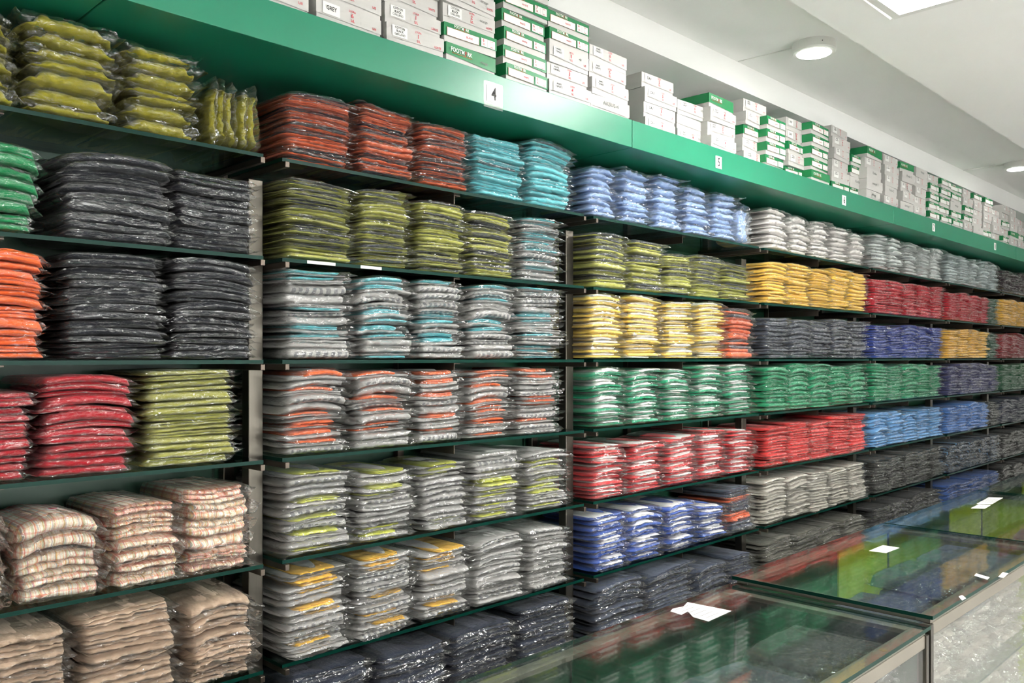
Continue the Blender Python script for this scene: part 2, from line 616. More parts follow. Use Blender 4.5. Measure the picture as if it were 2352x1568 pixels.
arm_long = box_mesh(-.006, .006, 0, .32, -.015, 0, 'bracket_arm', .0015)
l_arm = mesh_from([(-.012, 0, 0), (.012, 0, 0), (.012, 0, -.003), (-.009, 0, -.003), (-.009, 0, -.028), (-.012, 0, -.028),
                   (-.012, .27, 0), (.012, .27, 0), (.012, .27, -.003), (-.009, .27, -.003), (-.009, .27, -.028), (-.012, .27, -.028)],
                  [(5, 4, 3, 2, 1, 0), (6, 7, 8, 9, 10, 11), (0, 1, 7, 6), (1, 2, 8, 7), (2, 3, 9, 8), (3, 4, 10, 9), (4, 5, 11, 10), (5, 0, 6, 11)], 'bracket_arm')
post_me = box_mesh(-.020, .020, 0, .035, 0, H + SHELF_DZ[0] - .045, 'post', .002)
rear_me = box_mesh(-.016, .016, 0, .03, 0, BOARD_Z0 - .006, 'rear_post', .002)
for k in range(8):
    b = BOUND[k]
    between = ('%s and %s' % (BAY_WORD[k - 1], BAY_WORD[k])) if 0 < k < 7 else ('before the nearest bay' if k == 0 else 'after the farthest bay')
    t = thing('shelf_upright', 'brushed steel upright with bracket arms, %s %s' % ('between' if 0 < k < 7 else 'standing', between), 'upright', (b, 0, 0), None, 'steel shelf uprights')
    link_mesh('post', post_me, STEEL, t, (.003, 1.99, 0))
    link_mesh('rear_post', rear_me, STEEL, t, (.03, BACK_Y - .032, 0))
    for dz in SHELF_DZ:
        for s in (-1, 1):
            link_mesh('bracket_arm', arm_long, STEEL_ARM, t, (s * .0335, D - .012, H + dz - GLASS_T - .001))
for k in range(7):
    b = (BOUND[k] + BOUND[k + 1]) / 2 + .014
    t = thing('rear_rail', 'slim steel rear rail with angle brackets, middle of %s' % BAY_WORD[k], 'rail', (b, 0, 0), None, 'mid-bay rear rails')
    box('post', -.012, .012, BACK_Y - .025, BACK_Y - .002, .08, BOARD_Z0 - .004, STEEL_ARM, t)
    for dz in SHELF_DZ:
        link_mesh('bracket_arm', l_arm, STEEL_ARM, t, (0, D + .02, H + dz - GLASS_T - .001))

shelf_len = PITCH - .052
shelf_me = box_mesh(0, shelf_len, 0, BACK_Y - .004 - D, -GLASS_T, 0, 'glass_shelf', 0, True)
for k in range(7):
    for r, dz in enumerate(SHELF_DZ):
        o = link_mesh('glass_shelf', shelf_me, (GLASS, GLASS_EDGE), None, (BOUND[k] + .026, D, H + dz))
        tag(o, 'green-edged glass shelf, %s in %s' % ('topmost' if r == 0 else 'lowest' if r == 6 else ORD[r + 1] + ' from the top', BAY_WORD[k]), 'shelf', 'glass shelves')
for r, a, b_ in ((1, 705, 770), (1, 828, 876)):
    x0, x1 = px_X(a, D), px_X(b_, D)
    o = box('tape_strip', x0, x1, D - .0012, D - .0002, H + SHELF_DZ[1] - .0085, H + SHELF_DZ[1] - .0005, PAPER)
    tag(o, 'white paper tape stuck on the second glass shelf edge, %s of two' % ('nearer' if a == 705 else 'farther'), 'tape')

F = 1.78
joints = [-1.6, .65, 2.394, 4.757, 7.12, 9.6]
for k in range(5):
    o = box('overhead_board', joints[k] + .0015, joints[k + 1] - .0015, F, WALL_Y - .003, BOARD_Z0, BOARD_Z1, GREEN, None, .0015)
    tag(o, 'green laminate overhead board, %s length %s' % (ORD[k + 1], ['above the olive shirts', 'carrying number card four', 'carrying cards five and six', 'carrying cards seven and eight', 'past card eight'][k]), 'board', 'overhead boards under the boxes')

for num, word, px, py, w, h, fs in ((4, 'four', 1133, 217, .056, .048, .050), (5, 'five', 1650, 373, .045, .048, .046), (6, 'six', 1938, 460, .045, .048, .046), (7, 'seven', 2144, 522, .045, .048, .046), (8, 'eight', 2285, 566, .045, .048, .046)):
    x, z = px_X(px, F), px_Z(px, py, F)
    t = thing('number_card', 'white paper card reading %s on the green board edge' % word, 'sign', (x, F, z), None, 'number cards on the overhead boards')
    link_mesh('card', box_mesh(-w / 2, w / 2, -.0018, -.0006, -h / 2, h / 2, 'card'), PAPER, t)
    text(str(num), t, .001, -.0022, -.001, fs, INK_DARK, .8, 'numeral')
    if num == 4:
        link_mesh('tape', box_mesh(-.038, .038, -.0006, -.0003, -.042, .034, 'tape'), sheet_glass('sticky_tape', (.9, .93, .9, 1), .04, .25), t)

# ------------------------------------------------------------------ folded garments in clear bags (unit meshes: x -.5...5, y 0..1 front to back, z 0..1)


def smooth01(a, b, x):
    t = max(0.0, min(1.0, (x - a) / (b - a)))
    return t * t * (3 - 2 * t)


def bow_at(bow, u, y):
    return bow * (.45 - (2 * u) ** 2) * (1 - .5 * min(1.0, max(0.0, y)))


def garment_mesh(seed, lobes, nose, wing=0.0, wob=.1, bow=0.0, nu=30):
    r = random.Random(seed)
    prof = []
    zs = [0.0]
    cuts = sorted(r.uniform(.25, .75) if lobes == 2 else (k + 1) / lobes + r.uniform(-.1, .1) for k in range(lobes - 1))
    zs = [0.0] + cuts + [1.0]
    prof.append((1.0, 0.02))
    prof.append((.5, 0.0))
    prof.append((.15, 0.0))
    for k in range(lobes):
        off = r.uniform(0, nose * .5) if lobes > 1 else 0
        steps = 5 if lobes < 3 else 4
        for s in range(steps):
            a = math.pi * (s + .15) / (steps - .7)
            a = min(a, math.pi)
            z = zs[k] + (zs[k + 1] - zs[k]) * (.5 - .5 * math.cos(a))
            y = off + nose * (1 - math.sin(a)) * (zs[k + 1] - zs[k]) * 1.2
            prof.append((y, z))
    prof.append((.15, 1.0))
    prof.append((.5, 1.0))
    prof.append((1.0, .95))
    npf = len(prof)
    verts, faces = [], []
    off = r.uniform(0, 50)
    for i in range(nu + 1):
        u = -.5 + i / nu
        e = abs(2 * u)
        th = 1 - .62 * smooth01(.88, 1.0, e) - .08 * e * e
        if wing:
            th *= 1 - wing * smooth01(.62, .72, e)
        lift = wob * noise.noise(Vector((u * 2.2, off, 0)))
        for (y, z) in prof:
            back = nose * 1.3 * smooth01(.8, 1.0, e) ** 2
            fold = .4 * nose * noise.noise(Vector((u * 7, off, z * 2))) + .28 * nose * noise.noise(Vector((u * 17, off + 5, z * 4)))
            zz = .02 + z * th * .98
            zz += lift * (.35 + .5 * z) * .6 + wob * .45 * noise.noise(Vector((u * 6, y * 3 + off, z * 1.3)))
            zz += .07 * noise.noise(Vector((u * 15, y * 9 + off, z * 2 + 8)))
            yy = y * (1 - .02 * e) + (back + fold) * (1 - y)
            verts.append((u, yy, min(1.12, max(-.08, zz)) + bow_at(bow, u, yy)))
    for i in range(nu):
        for j in range(npf - 1):
            a = i * npf + j
            faces.append((a, a + npf, a + npf + 1, a + 1))
        faces.append((i * npf + npf - 1, (i + 1) * npf + npf - 1, (i + 1) * npf, i * npf))
    faces.append(tuple(range(npf)))
    faces.append(tuple(nu * npf + j for j in range(npf))[::-1])
    me = mesh_from(verts, faces, 'folded_garment', True)
    bm = bmesh.new(); bm.from_mesh(me)
    bmesh.ops.recalc_face_normals(bm, faces=bm.faces)
    bm.to_mesh(me); bm.free()
    return me


def bag_mesh(seed, nose, fin=.09, crink=1.0, bow=0.0, nu=44):
    r = random.Random(seed)
    off = r.uniform(0, 90)
    wedge = r.uniform(.2, 1.0) * nose
    zn = r.uniform(.25, .6)
    zn_slope = r.uniform(-.25, .25)
    bend = [r.uniform(-.35, .5), r.uniform(-.35, .5)]
    finl = [fin * r.uniform(.55, 1.15), fin * r.uniform(.55, 1.15)]
    top = [(1.02, .9), (.6, 1.03), (.3, 1.04), (.14, 1.05), (.05, 1.03)]
    bot = [(.05, -.02), (.16, -.03), (.4, -.03), (1.02, .06)]
    nn = 5
    verts, faces = [], []
    us = []
    for i in range(nu + 1):
        s = -1 + 2 * i / nu
        us.append(s * (.5 + (finl[0] if s < 0 else finl[1])))
    for u in us:
        e = abs(2 * u)
        side = 0 if u < 0 else 1
        f = max(0.0, (abs(u) - .49) / finl[side])
        w = 1 - smooth01(.93, 1.0 + finl[side] * .9, e)
        w = max(.035, w)
        zc = .42 + bend[side] * f * f + .12 * noise.noise(Vector((u * 4, off, 3)))
        zn_u = zn + zn_slope * u * 2
        prof = [(y, z) for y, z in top]
        for k in range(nn):
            q = k / (nn - 1)
            z = .93 - q * .87
            d = 1 - abs(z - zn_u) / max(zn_u, 1 - zn_u)
            prof.append((-.1 * nose - wedge * d * d, z))
        prof += [(y, z) for y, z in bot]
        for y, z in prof:
            zz = zc + (z - zc) * w
            p = Vector((u * 11, y * 14 + off, z * 2.2))
            c = noise.noise(p) + .6 * noise.noise(p * 2.3) - .9 * abs(noise.noise(p * 1.4 + Vector((9, 2, 4)))) + .3
            amp = crink * (1 if y < .3 else .4)
            zz += .085 * amp * c * (.35 + .65 * w)
            yy = y + nose * .42 * amp * noise.noise(p + Vector((31, 7, 5))) * (1 if y < .2 else 0)
            verts.append((u + .004 * noise.noise(p * 1.7), yy, zz + bow_at(bow, max(-.56, min(.56, u)), yy)))
    npf = len(top) + nn + len(bot)
    for i in range(nu):
        for j in range(npf - 1):
            a = i * npf + j
            q = (a, a + 1, a + npf + 1, a + npf)
            if (i * 7 + j * 3 + seed) % 2:
                faces += [(q[0], q[1], q[2]), (q[0], q[2], q[3])]
            else:
                faces += [(q[0], q[1], q[3]), (q[1], q[2], q[3])]
    return mesh_from(verts, faces, 'plastic_bag', seed % 3 != 0)


SHAPES = {}


BOWS = (0.0, .3, .6, -.25)


def make_shape(key, lobes, nose, wing, wob, nvar, fin=.085, crink=1.0):
    for q, bow in enumerate(BOWS):
        g = [garment_mesh(101 * (hash_str(key) % 97) + i + 11 * q, lobes[i % len(lobes)], nose, wing, wob, bow) for i in range(nvar)]
        b = [bag_mesh(211 * (hash_str(key) % 89) + i + 13 * q, nose, fin, crink, bow) for i in range(nvar + 1)]
        SHAPES[key, q] = (g, b)


def hash_str(s):
    v = 7
    for ch in s:
        v = (v * 31 + ord(ch)) % 100003
    return v


make_shape('thin', [1, 1, 2], .055, 0, .22, 6, .085, 1.0)
make_shape('polo', [1, 2, 1], .075, 0, .20, 6, .085, 1.0)
make_shape('shirt', [1, 1], .12, .62, .10, 4, .085, .9)
make_shape('thick', [2, 3, 1], .13, 0, .14, 6, .075, 1.1)
make_shape('jeans', [2, 1, 2], .075, 0, .20, 6, .075, 1.0)


def neck_mesh():
    n, verts, faces = 18, [], []
    for k in range(n):
        a = math.pi * k / (n - 1)
        verts.append((.5 * math.cos(a), 1 - .92 * math.sin(a) * (1 - .15 * abs(math.cos(a))), 0))
    verts += [(x * .93, 1 - (1 - y) * .93, 1) for x, y, z in verts]
    faces = [tuple(range(n))[::-1], tuple(range(n, 2 * n))] + [(k, (k + 1) % n, n + (k + 1) % n, n + k) for k in range(n)]
    me = mesh_from(verts, faces, 'neck_patch')
    bm = bmesh.new(); bm.from_mesh(me); bmesh.ops.recalc_face_normals(bm, faces=bm.faces); bm.to_mesh(me); bm.free()
    return me


NECK = neck_mesh()


def joined(gm, bm_):
    me = bpy.data.meshes.new('bagged_garment')
    v1 = [tuple(v.co) for v in gm.vertices]
    v2 = [tuple(v.co) for v in bm_.vertices]
    f1 = [tuple(p.vertices) for p in gm.polygons]
    f2 = [tuple(i + len(v1) for i in p.vertices) for p in bm_.polygons]
    me.from_pydata(v1 + v2, [], f1 + f2)
    me.materials.append(None); me.materials.append(None)
    me.polygons.foreach_set('material_index', [0] * len(f1) + [1] * len(f2))
    me.polygons.foreach_set('use_smooth', [True] * len(f1) + [bm_.polygons[0].use_smooth] * len(f2))
    me.update()
    return me


FAR = {}


def far_mesh(shape, i, q=0):
    g, b = SHAPES[shape, q]
    k = (shape, q, i % len(g))
    if k not in FAR:
        FAR[k] = joined(g[i % len(g)], b[i % len(b)])
    return FAR[k]


# kind: name, description, body colour, pattern, panel colour, panel width, shape
KIND = {
    'olive': ('olive_dress_shirt', 'olive dress shirt', (150, 143, 38), None, None, 0, 'shirt'),
    'greenshort': ('green_sports_shirt', 'bright green sports shirt', (16, 132, 78), None, None, 0, 'thin'),
    'navytee': ('navy_sports_shirt', 'navy black sports shirt', (26, 28, 37), None, None, 0, 'thin'),
    'orangeshort': ('orange_sports_shirt', 'bright orange sports shirt', (236, 104, 44), None, None, 0, 'thin'),
    'redtee': ('red_sports_shirt', 'crimson red sports shirt', (172, 20, 36), None, None, 0, 'thin'),
    'paleolive': ('pale_olive_shirt', 'pale olive sports shirt', (150, 150, 70), None, None, 0, 'thin'),
    'plaid': ('plaid_cotton_shirt', 'red and green plaid cotton shirt', (236, 228, 210), 'plaid', None, 0, 'thick'),
    'tan': ('tan_trousers', 'tan cotton trousers', (198, 172, 148), None, None, 0, 'thick'),
    'rust': ('rust_polo_shirt', 'rust orange polo', (214, 100, 62), None, None, 0, 'polo'),
    'rustpanel': ('rust_and_charcoal_polo_shirt', 'rust polo with charcoal panel', (214, 100, 62), None, (66, 68, 76), .9, 'polo'),
    'teal': ('teal_polo_shirt', 'teal polo', (104, 194, 202), None, None, 0, 'polo'),
    'tealpanel': ('teal_and_charcoal_polo_shirt', 'teal polo with charcoal panel', (104, 194, 202), None, (76, 84, 92), .8, 'polo'),
    'lime': ('lime_polo_shirt', 'lime polo', (178, 180, 86), None, None, 0, 'polo'),
    'limepanel': ('lime_and_charcoal_polo_shirt', 'lime polo with charcoal panel', (178, 180, 86), None, (72, 76, 84), .82, 'polo'),
    'grey': ('plain_grey_polo_shirt', 'plain grey polo', (164, 163, 160), None, None, 0, 'polo'),
    'greybars': ('grey_printed_polo_shirt', 'grey polo with dark print', (164, 163, 160), 'bars', None, 0, 'polo'),
    'greyteal': ('grey_and_teal_polo_shirt', 'grey polo with teal panel', (164, 163, 160), None, (92, 190, 200), .74, 'polo'),
    'greyorange': ('grey_and_orange_polo_shirt', 'grey polo with orange panel', (164, 163, 160), None, (236, 108, 56), .68, 'polo'),
    'greylime': ('grey_and_lime_polo_shirt', 'grey polo with lime panel', (164, 163, 160), None, (200, 206, 84), .66, 'polo'),
    'greyyellow': ('grey_and_yellow_polo_shirt', 'grey polo with yellow panel', (164, 163, 160), None, (242, 190, 70), .62, 'polo'),
    'jeans': ('dark_blue_jeans', 'dark blue jeans', (36, 44, 62), 'denim', None, 0, 'jeans'),
    'denim': ('grey_blue_jeans', 'faded grey-blue jeans', (62, 71, 88), 'denim', None, 0, 'jeans'),
    'paleblue': ('pale_blue_dress_shirt', 'pale blue dress shirt', (150, 178, 222), None, None, 0, 'shirt'),
    'yellow': ('yellow_polo_shirt', 'yellow polo', (250, 212, 98), None, None, 0, 'polo'),
    'yellowwhite': ('yellow_and_white_polo_shirt', 'yellow polo with white panel', (250, 212, 98), None, (246, 244, 238), .66, 'polo'),
    'green': ('green_polo_shirt', 'green polo', (24, 146, 104), None, None, 0, 'polo'),
    'greenwhite': ('green_and_white_polo_shirt', 'green polo with white panel', (24, 146, 104), None, (246, 246, 242), .60, 'polo'),
    'red': ('red_polo_shirt', 'red polo', (212, 50, 54), None, None, 0, 'polo'),
    'redwhite': ('red_and_white_polo_shirt', 'red polo with white panel', (212, 50, 54), None, (246, 244, 240), .60, 'polo'),
    'blue': ('blue_polo_shirt', 'royal blue polo', (50, 84, 166), None, None, 0, 'polo'),
    'bluewhite': ('blue_and_white_polo_shirt', 'royal blue polo with white panel', (50, 84, 166), None, (246, 246, 244), .60, 'polo'),
    'whiteshirt': ('white_dress_shirt', 'white dress shirt', (238, 234, 230), None, None, 0, 'shirt'),
    'golden': ('golden_polo_shirt', 'golden yellow polo', (248, 200, 84), None, None, 0, 'polo'),
    'charcoal': ('charcoal_polo_shirt', 'charcoal navy polo', (64, 70, 82), None, None, 0, 'polo'),
    'emerald': ('emerald_polo_shirt', 'emerald green polo', (20, 138, 92), None, None, 0, 'polo'),
    'scarlet': ('scarlet_polo_shirt', 'scarlet polo', (216, 52, 50), None, None, 0, 'polo'),
    'silver': ('light_grey_trousers', 'light grey trousers', (186, 182, 170), None, None, 0, 'polo'),
    'slate': ('dark_grey_trousers', 'dark grey trousers', (98, 98, 88), None, None, 0, 'jeans'),
    'striped': ('pinstriped_white_shirt', 'white pinstriped shirt', (220, 226, 222), 'pinstripe', None, 0, 'shirt'),
    'crimson': ('crimson_polo_shirt', 'crimson polo', (188, 18, 40), None, None, 0, 'polo'),
    'royal': ('royal_blue_shirt', 'deep royal blue shirt', (46, 66, 146), None, None, 0, 'polo'),
    'sky': ('sky_blue_shirt', 'sky blue shirt', (100, 158, 210), None, None, 0, 'polo'),
    'black': ('black_track_pants', 'black track pants', (50, 52, 48), None, None, 0, 'jeans'),
    'cord': ('black_corded_shorts', 'black corded shorts', (46, 48, 48), None, None, 0, 'jeans'),
    'mist': ('mist_grey_shirt', 'mist grey-blue shirt', (194, 208, 208), None, None, 0, 'shirt'),
    'bottle': ('bottle_green_shirt', 'bottle green shirt', (36, 88, 64), None, None, 0, 'polo'),
    'amber': ('amber_shirt', 'amber yellow shirt', (236, 186, 76), None, None, 0, 'polo'),
    'indigo': ('indigo_shirt', 'dull indigo shirt', (58, 60, 104), None, None, 0, 'polo'),
    'azure': ('azure_shirt', 'azure blue shirt', (76, 124, 190), None, None, 0, 'polo'),
    'loops': ('black_blue_striped_pants', 'black pants with light blue stripes', (40, 42, 44), 'loops', None, 0, 'jeans'),
    'wine': ('wine_black_jacket', 'wine black jacket', (58, 42, 48), None, None, 0, 'jeans'),
    'brick': ('brick_red_shirt', 'brick red shirt', (146, 38, 46), None, None, 0, 'polo'),
    'midnight': ('midnight_blue_shirt', 'midnight blue shirt', (46, 52, 70), None, None, 0, 'polo'),
    'forest': ('forest_green_shirt', 'forest green shirt', (36, 96, 62), None, None, 0, 'polo'),
    'ink': ('ink_black_pants', 'ink black pants', (42, 42, 40), None, None, 0, 'jeans'),
    'taupe': ('taupe_shirt', 'taupe grey shirt', (160, 150, 140), None, None, 0, 'thick'),
    'cobalt': ('cobalt_shirt', 'cobalt blue shirt', (62, 98, 164), None, None, 0, 'polo'),
}
KM = {}


def kind_mats(k):
    if k not in KM:
        n, d, c, pat, pc, pw, sh = KIND[k]
        KM[k] = (fabric(c, pat), fabric(pc) if pc else None)
    return KM[k]


STACK_WORD = ['first', 'second', 'third', 'fourth', 'fifth', 'sixth']
DEPTH = .265


def put_item(k, x0, x1, z, T, label, group, far=False, yfront=None, seed=0, lean=0.0, q=0, top=False, flat=False):
    n, d, c, pat, pc, pw, sh = KIND[k]
    body, pan = kind_mats(k)
    r = random.Random(seed)
    W = x1 - x0
    g, b = SHAPES[sh, q]
    vi = r.randrange(len(g)); bi = r.randrange(len(b))
    y = (D + .008 if yfront is None else yfront) + r.uniform(-.012, .014)
    x = (x0 + x1) / 2 + r.uniform(-.008, .008)
    rot = (r.uniform(-.02, .025), r.uniform(-.03, .03) + lean, r.uniform(-.06, .06))
    if flat:
        rot = (rot[0] * .1, rot[1] * .15, rot[2])
    flip = -1 if r.random() < .5 else 1
    if far:
        o = link_mesh(n, far_mesh(sh, vi, q), (body, FILM), None, (x, y, z), rot, (W * flip, DEPTH, T))
        tag(o, label, 'garment', group)
        return o
    t = thing(n, label, 'garment', (x, y, z), rot, group)
    if pan is None:
        link_mesh('folded_garment', g[vi], body, t, (0, 0, 0), None, (W * flip, DEPTH, T * 1.04))
    else:
        cut = r.uniform(.50, .66) if pc[2] > 230 else r.uniform(.42, .58)
        up = top or r.random() < .82
        link_mesh('folded_garment', g[vi], body, t, (0, .004, 0 if up else T * (1 - cut)), None, (W * flip, DEPTH, T * cut))
        ww = W * pw * r.uniform(.92, 1.06)
        ww = min(ww, W * .97)
        sh_x = r.uniform(-.5, .5) * (W - ww) * .6
        link_mesh('contrast_panel', g[(vi + 1) % len(g)], pan, t, (sh_x, r.uniform(-.002, .006), T * cut * .93 if up else 0), None, (ww * flip, DEPTH * .97, T * (1 - cut) * .98 if up else T * (1 - cut)))
    if top and pan is not None:
        link_mesh('neck_patch', NECK, body, t, (r.uniform(-.1, .1) * W, .012, T * .93), (0, 0, r.uniform(-.15, .15)), (W * .34, DEPTH * .62, T * .22))
    link_mesh('plastic_bag', b[bi], FILM, t, (0, 0, 0), None, (W * flip, DEPTH * 1.01, T * 1.0))
    return t


def pick(kinds, i, r):
    if isinstance(kinds, str):
        return kinds
    return kinds[0][r.randrange(len(kinds[0]))] if isinstance(kinds, tuple) else kinds[i % len(kinds)]


def stack(bay, row, si, x0, x1, zt, n, kinds, far=False):
    base = H + SHELF_DZ[row] + .004
    room = (BOARD_Z0 if row == 0 else H + SHELF_DZ[row - 1] - GLASS_T) - base - .008
    h = min(max(zt - base, .03), room)
    r = random.Random(bay * 1000 + row * 100 + si)
    ts = [r.uniform(.62, 1.35) for _ in range(n)]
    s = h / sum(ts)
    z = base
    lean0 = r.uniform(-.06, .06)
    mode = r.choice((0, 1, 2, 2, 3))
    for i in range(n):
        T = ts[i] * s
        k = pick(kinds, i, r)
        if i == n - 1 and isinstance(kinds, tuple) and si < 3:
            k = next((v for v in kinds[0] if KIND[v][4]), k)
        name, d = KIND[k][0], KIND[k][1]
        pos = 'bottom' if i == 0 else 'topmost' if i == n - 1 else '%s up' % ORD[i + 1]
        label = 'bagged %s, %s, %s stack, %s shelf, %s' % (d, pos, STACK_WORD[si], SHELF_WORD[row], BAY_WORD[bay])
        put_item(k, x0, x1, z, T * .97, label, 'bagged clothes on the %s shelf of %s' % (SHELF_WORD[row], BAY_WORD[bay]), far, None, bay * 100000 + row * 10000 + si * 1000 + i, lean0 * (i / n), 0 if i < n * .2 else (1 if (mode == 2 and i < n * .45) else mode), i == n - 1, i == 0)
        z += T


def row_px(bay, row, cols, far=False):
    """cols: (left px, right px, top px, count, kinds) read off the picture on the shelf front plane"""
    for si, (a, b, yt, n, kinds) in enumerate(cols):
        x0, x1 = px_X(a, D), px_X(b, D)
        zt = px_Z(a + (b - a) * .4, yt, D)
        stack(bay, row, si, x0 + .008, x1 - .008, zt, n, kinds, far)


GT = (['greyteal', 'greybars', 'greyteal', 'grey'],)
GO = (['greyorange', 'greybars', 'greyorange', 'grey'],)
GL = (['greylime', 'greybars', 'greylime', 'grey'],)
GY = (['greyyellow', 'greybars', 'greyyellow', 'grey'],)
GG = (['grey', 'greybars', 'grey'],)
RU = (['rust', 'rustpanel', 'rustpanel'],)
TE = (['teal', 'tealpanel', 'teal'],)
LI = (['lime', 'limepanel', 'limepanel'],)

# bay left of the first upright
row_px(0, 0, [(-150, 40, 0, 7, 'olive'), (50, 283, 40, 7, 'olive'), (287, 470, 105, 7, 'olive')])
row_px(0, 1, [(-130, 98, 322, 8, 'greenshort'), (140, 402, 352, 10, 'navytee'), (404, 596, 396, 10, 'navytee')])
row_px(0, 2, [(-120, 110, 575, 14, 'orangeshort'), (145, 385, 578, 15, 'navytee'), (392, 590, 594, 15, 'navytee')])
row_px(0, 3, [(-150, 84, 905, 11, 'redtee'), (90, 318, 864, 13, 'redtee'), (332, 545, 850, 15, 'paleolive')])
row_px(0, 4, [(-190, 26, 1190, 6, 'plaid'), (38, 250, 1196, 5, 'plaid'), (256, 425, 1162, 7, 'plaid'), (432, 590, 1124, 6, 'plaid')])
row_px(0, 5, [(-60, 172, 1464, 9, 'tan'), (186, 420, 1406, 10, 'tan'), (432, 596, 1386, 8, 'tan')])
# bay four
row_px(1, 0, [(656, 820, 215, 17, RU), (828, 958, 240, 16, RU), (964, 1084, 285, 17, RU), (1092, 1214, 312, 13, TE), (1220, 1322, 326, 13, TE)])
row_px(1, 1, [(654, 820, 415, 20, LI), (828, 952, 436, 18, LI), (960, 1074, 460, 17, LI), (1080, 1188, 486, 15, LI), (1196, 1296, 500, 15, GT)])
row_px(1, 2, [(654, 816, 620, 11, GT), (824, 954, 634, 11, GT), (962, 1072, 642, 11, GT), (1080, 1188, 654, 11, GT), (1194, 1298, 660, 15, GT)])
row_px(1, 3, [(652, 806, 850, 11, GO), (814, 956, 852, 11, GO), (962, 1072, 850, 10, GO), (1078, 1186, 850, 12, GO), (1192, 1290, 846, 13, GO)])
row_px(1, 4, [(654, 818, 1084, 11, GL), (826, 962, 1082, 11, GL), (970, 1082, 1064, 12, GL), (1090, 1206, 1040, 12, GL), (1212, 1312, 1036, 12, GL)])
row_px(1, 5, [(658, 814, 1312, 12, GY), (822, 958, 1278, 13, GY), (966, 1086, 1264, 12, GY), (1092, 1212, 1236, 13, GG), (1218, 1312, 1214, 13, GG)])
row_px(1, 6, [(664, 862, 1545, 8, 'jeans'), (874, 1032, 1500, 9, 'jeans'), (1040, 1190, 1444, 9, 'jeans'), (1198, 1318, 1390, 10, 'jeans')])
# bay five
row_px(2, 0, [(1352, 1424, 382, 8, 'paleblue'), (1430, 1500, 388, 8, 'paleblue'), (1506, 1572, 404, 8, 'paleblue'), (1577, 1636, 428, 8, 'paleblue'), (1641, 1697, 442, 8, 'paleblue')])
row_px(2, 1, [(1366, 1448, 536, 11, LI), (1454, 1530, 554, 11, LI), (1535, 1598, 582, 10, LI), (1603, 1664, 586, 11, LI), (1668, 1730, 606, 11, LI)])
row_px(2, 2, [(1358, 1440, 674, 11, 'yellowwhite'), (1446, 1526, 680, 12, 'yellowwhite'), (1532, 1602, 692, 13, 'yellowwhite'), (1608, 1674, 692, 14, 'yellowwhite'), (1680, 1738, 708, 9, RU)])
row_px(2, 3, [(1366, 1446, 846, 10, 'greenwhite'), (1452, 1526, 848, 11, 'greenwhite'), (1532, 1596, 848, 11, 'greenwhite'), (1602, 1666, 838, 11, 'greenwhite'), (1672, 1734, 836, 12, 'greenwhite')])
row_px(2, 4, [(1366, 1446, 1022, 11, 'redwhite'), (1452, 1532, 1014, 11, 'redwhite'), (1538, 1606, 1002, 11, 'redwhite'), (1612, 1674, 986, 12, 'redwhite'), (1680, 1738, 986, 12, 'redwhite')])
row_px(2, 5, [(1366, 1446, 1182, 10, 'bluewhite'), (1452, 1530, 1166, 9, 'bluewhite'), (1536, 1604, 1156, 10, 'bluewhite'), (1610, 1674, 1160, 9, 'bluewhite'), (1678, 1732, 1122, 12, ['denim', 'denim', 'denim', 'rust', 'rustpanel'])])
row_px(2, 6, [(1372, 1488, 1338, 10, 'denim'), (1494, 1598, 1308, 10, 'denim'), (1604, 1678, 1300, 8, 'denim'), (1684, 1736, 1276, 9, 'denim')])


def row_even(bay, row, nst, h, n, kinds, far=True, x_a=.05, x_b=.04):
    L0, L1 = BOUND[bay] + x_a, BOUND[bay + 1] - x_b
    w = (L1 - L0) / nst
    for si in range(nst):
        r = random.Random(bay * 31 + row * 7 + si)
        kk = kinds[si] if isinstance(kinds, list) else kinds
        stack(bay, row, si, L0 + si * w + .006, L0 + (si + 1) * w - .006, H + SHELF_DZ[row] + h * r.uniform(.93, 1.04), max(3, n + r.randrange(-1, 2)), kk, far)


row_even(3, 0, 5, .185, 8, 'whiteshirt')
row_even(3, 1, 5, .205, 13, 'golden')
row_even(3, 2, 5, .20, 11, 'charcoal')
row_even(3, 3, 5, .215, 12, 'emerald')
row_even(3, 4, 5, 0.197, 13, 'scarlet')
row_even(3, 5, 5, 0.197, 14, 'silver')
row_even(3, 6, 4, 0.172, 9, 'slate')
row_even(4, 0, 5, .195, 10, 'striped')
row_even(4, 1, 5, .205, 12, 'crimson')
row_even(4, 2, 5, .20, 12, 'royal')
row_even(4, 3, 5, .215, 12, 'emerald')
row_even(4, 4, 5, 0.187, 11, 'sky')
row_even(4, 5, 5, 0.197, 11, 'black')
row_even(4, 6, 4, 0.182, 8, 'cord')
row_even(5, 0, 5, .20, 10, 'mist')
row_even(5, 1, 5, .20, 12, ['crimson', 'crimson', 'crimson', 'crimson', 'bottle'])
row_even(5, 2, 5, .20, 12, ['amber', 'amber', 'amber', 'amber', 'bottle'])
row_even(5, 3, 5, .205, 12, 'indigo')
row_even(5, 4, 5, 0.187, 11, ['azure', 'azure', 'azure', 'azure', 'black'])
row_even(5, 5, 5, 0.187, 9, 'loops')
row_even(5, 6, 5, 0.182, 11, 'cobalt')
row_even(6, 0, 5, .18, 9, 'wine')
row_even(6, 1, 5, .20, 12, 'amber')
row_even(6, 2, 5, .20, 12, 'brick')
row_even(6, 3, 5, .205, 12, 'forest')
row_even(6, 4, 5, 0.187, 11, 'midnight')
row_even(6, 5, 5, 0.187, 9, 'ink')
row_even(6, 6, 4, 0.182, 8, 'ink')

# shirts standing upright at the ends of the top shelves
SHELF0 = H + SHELF_DZ[0] + .002


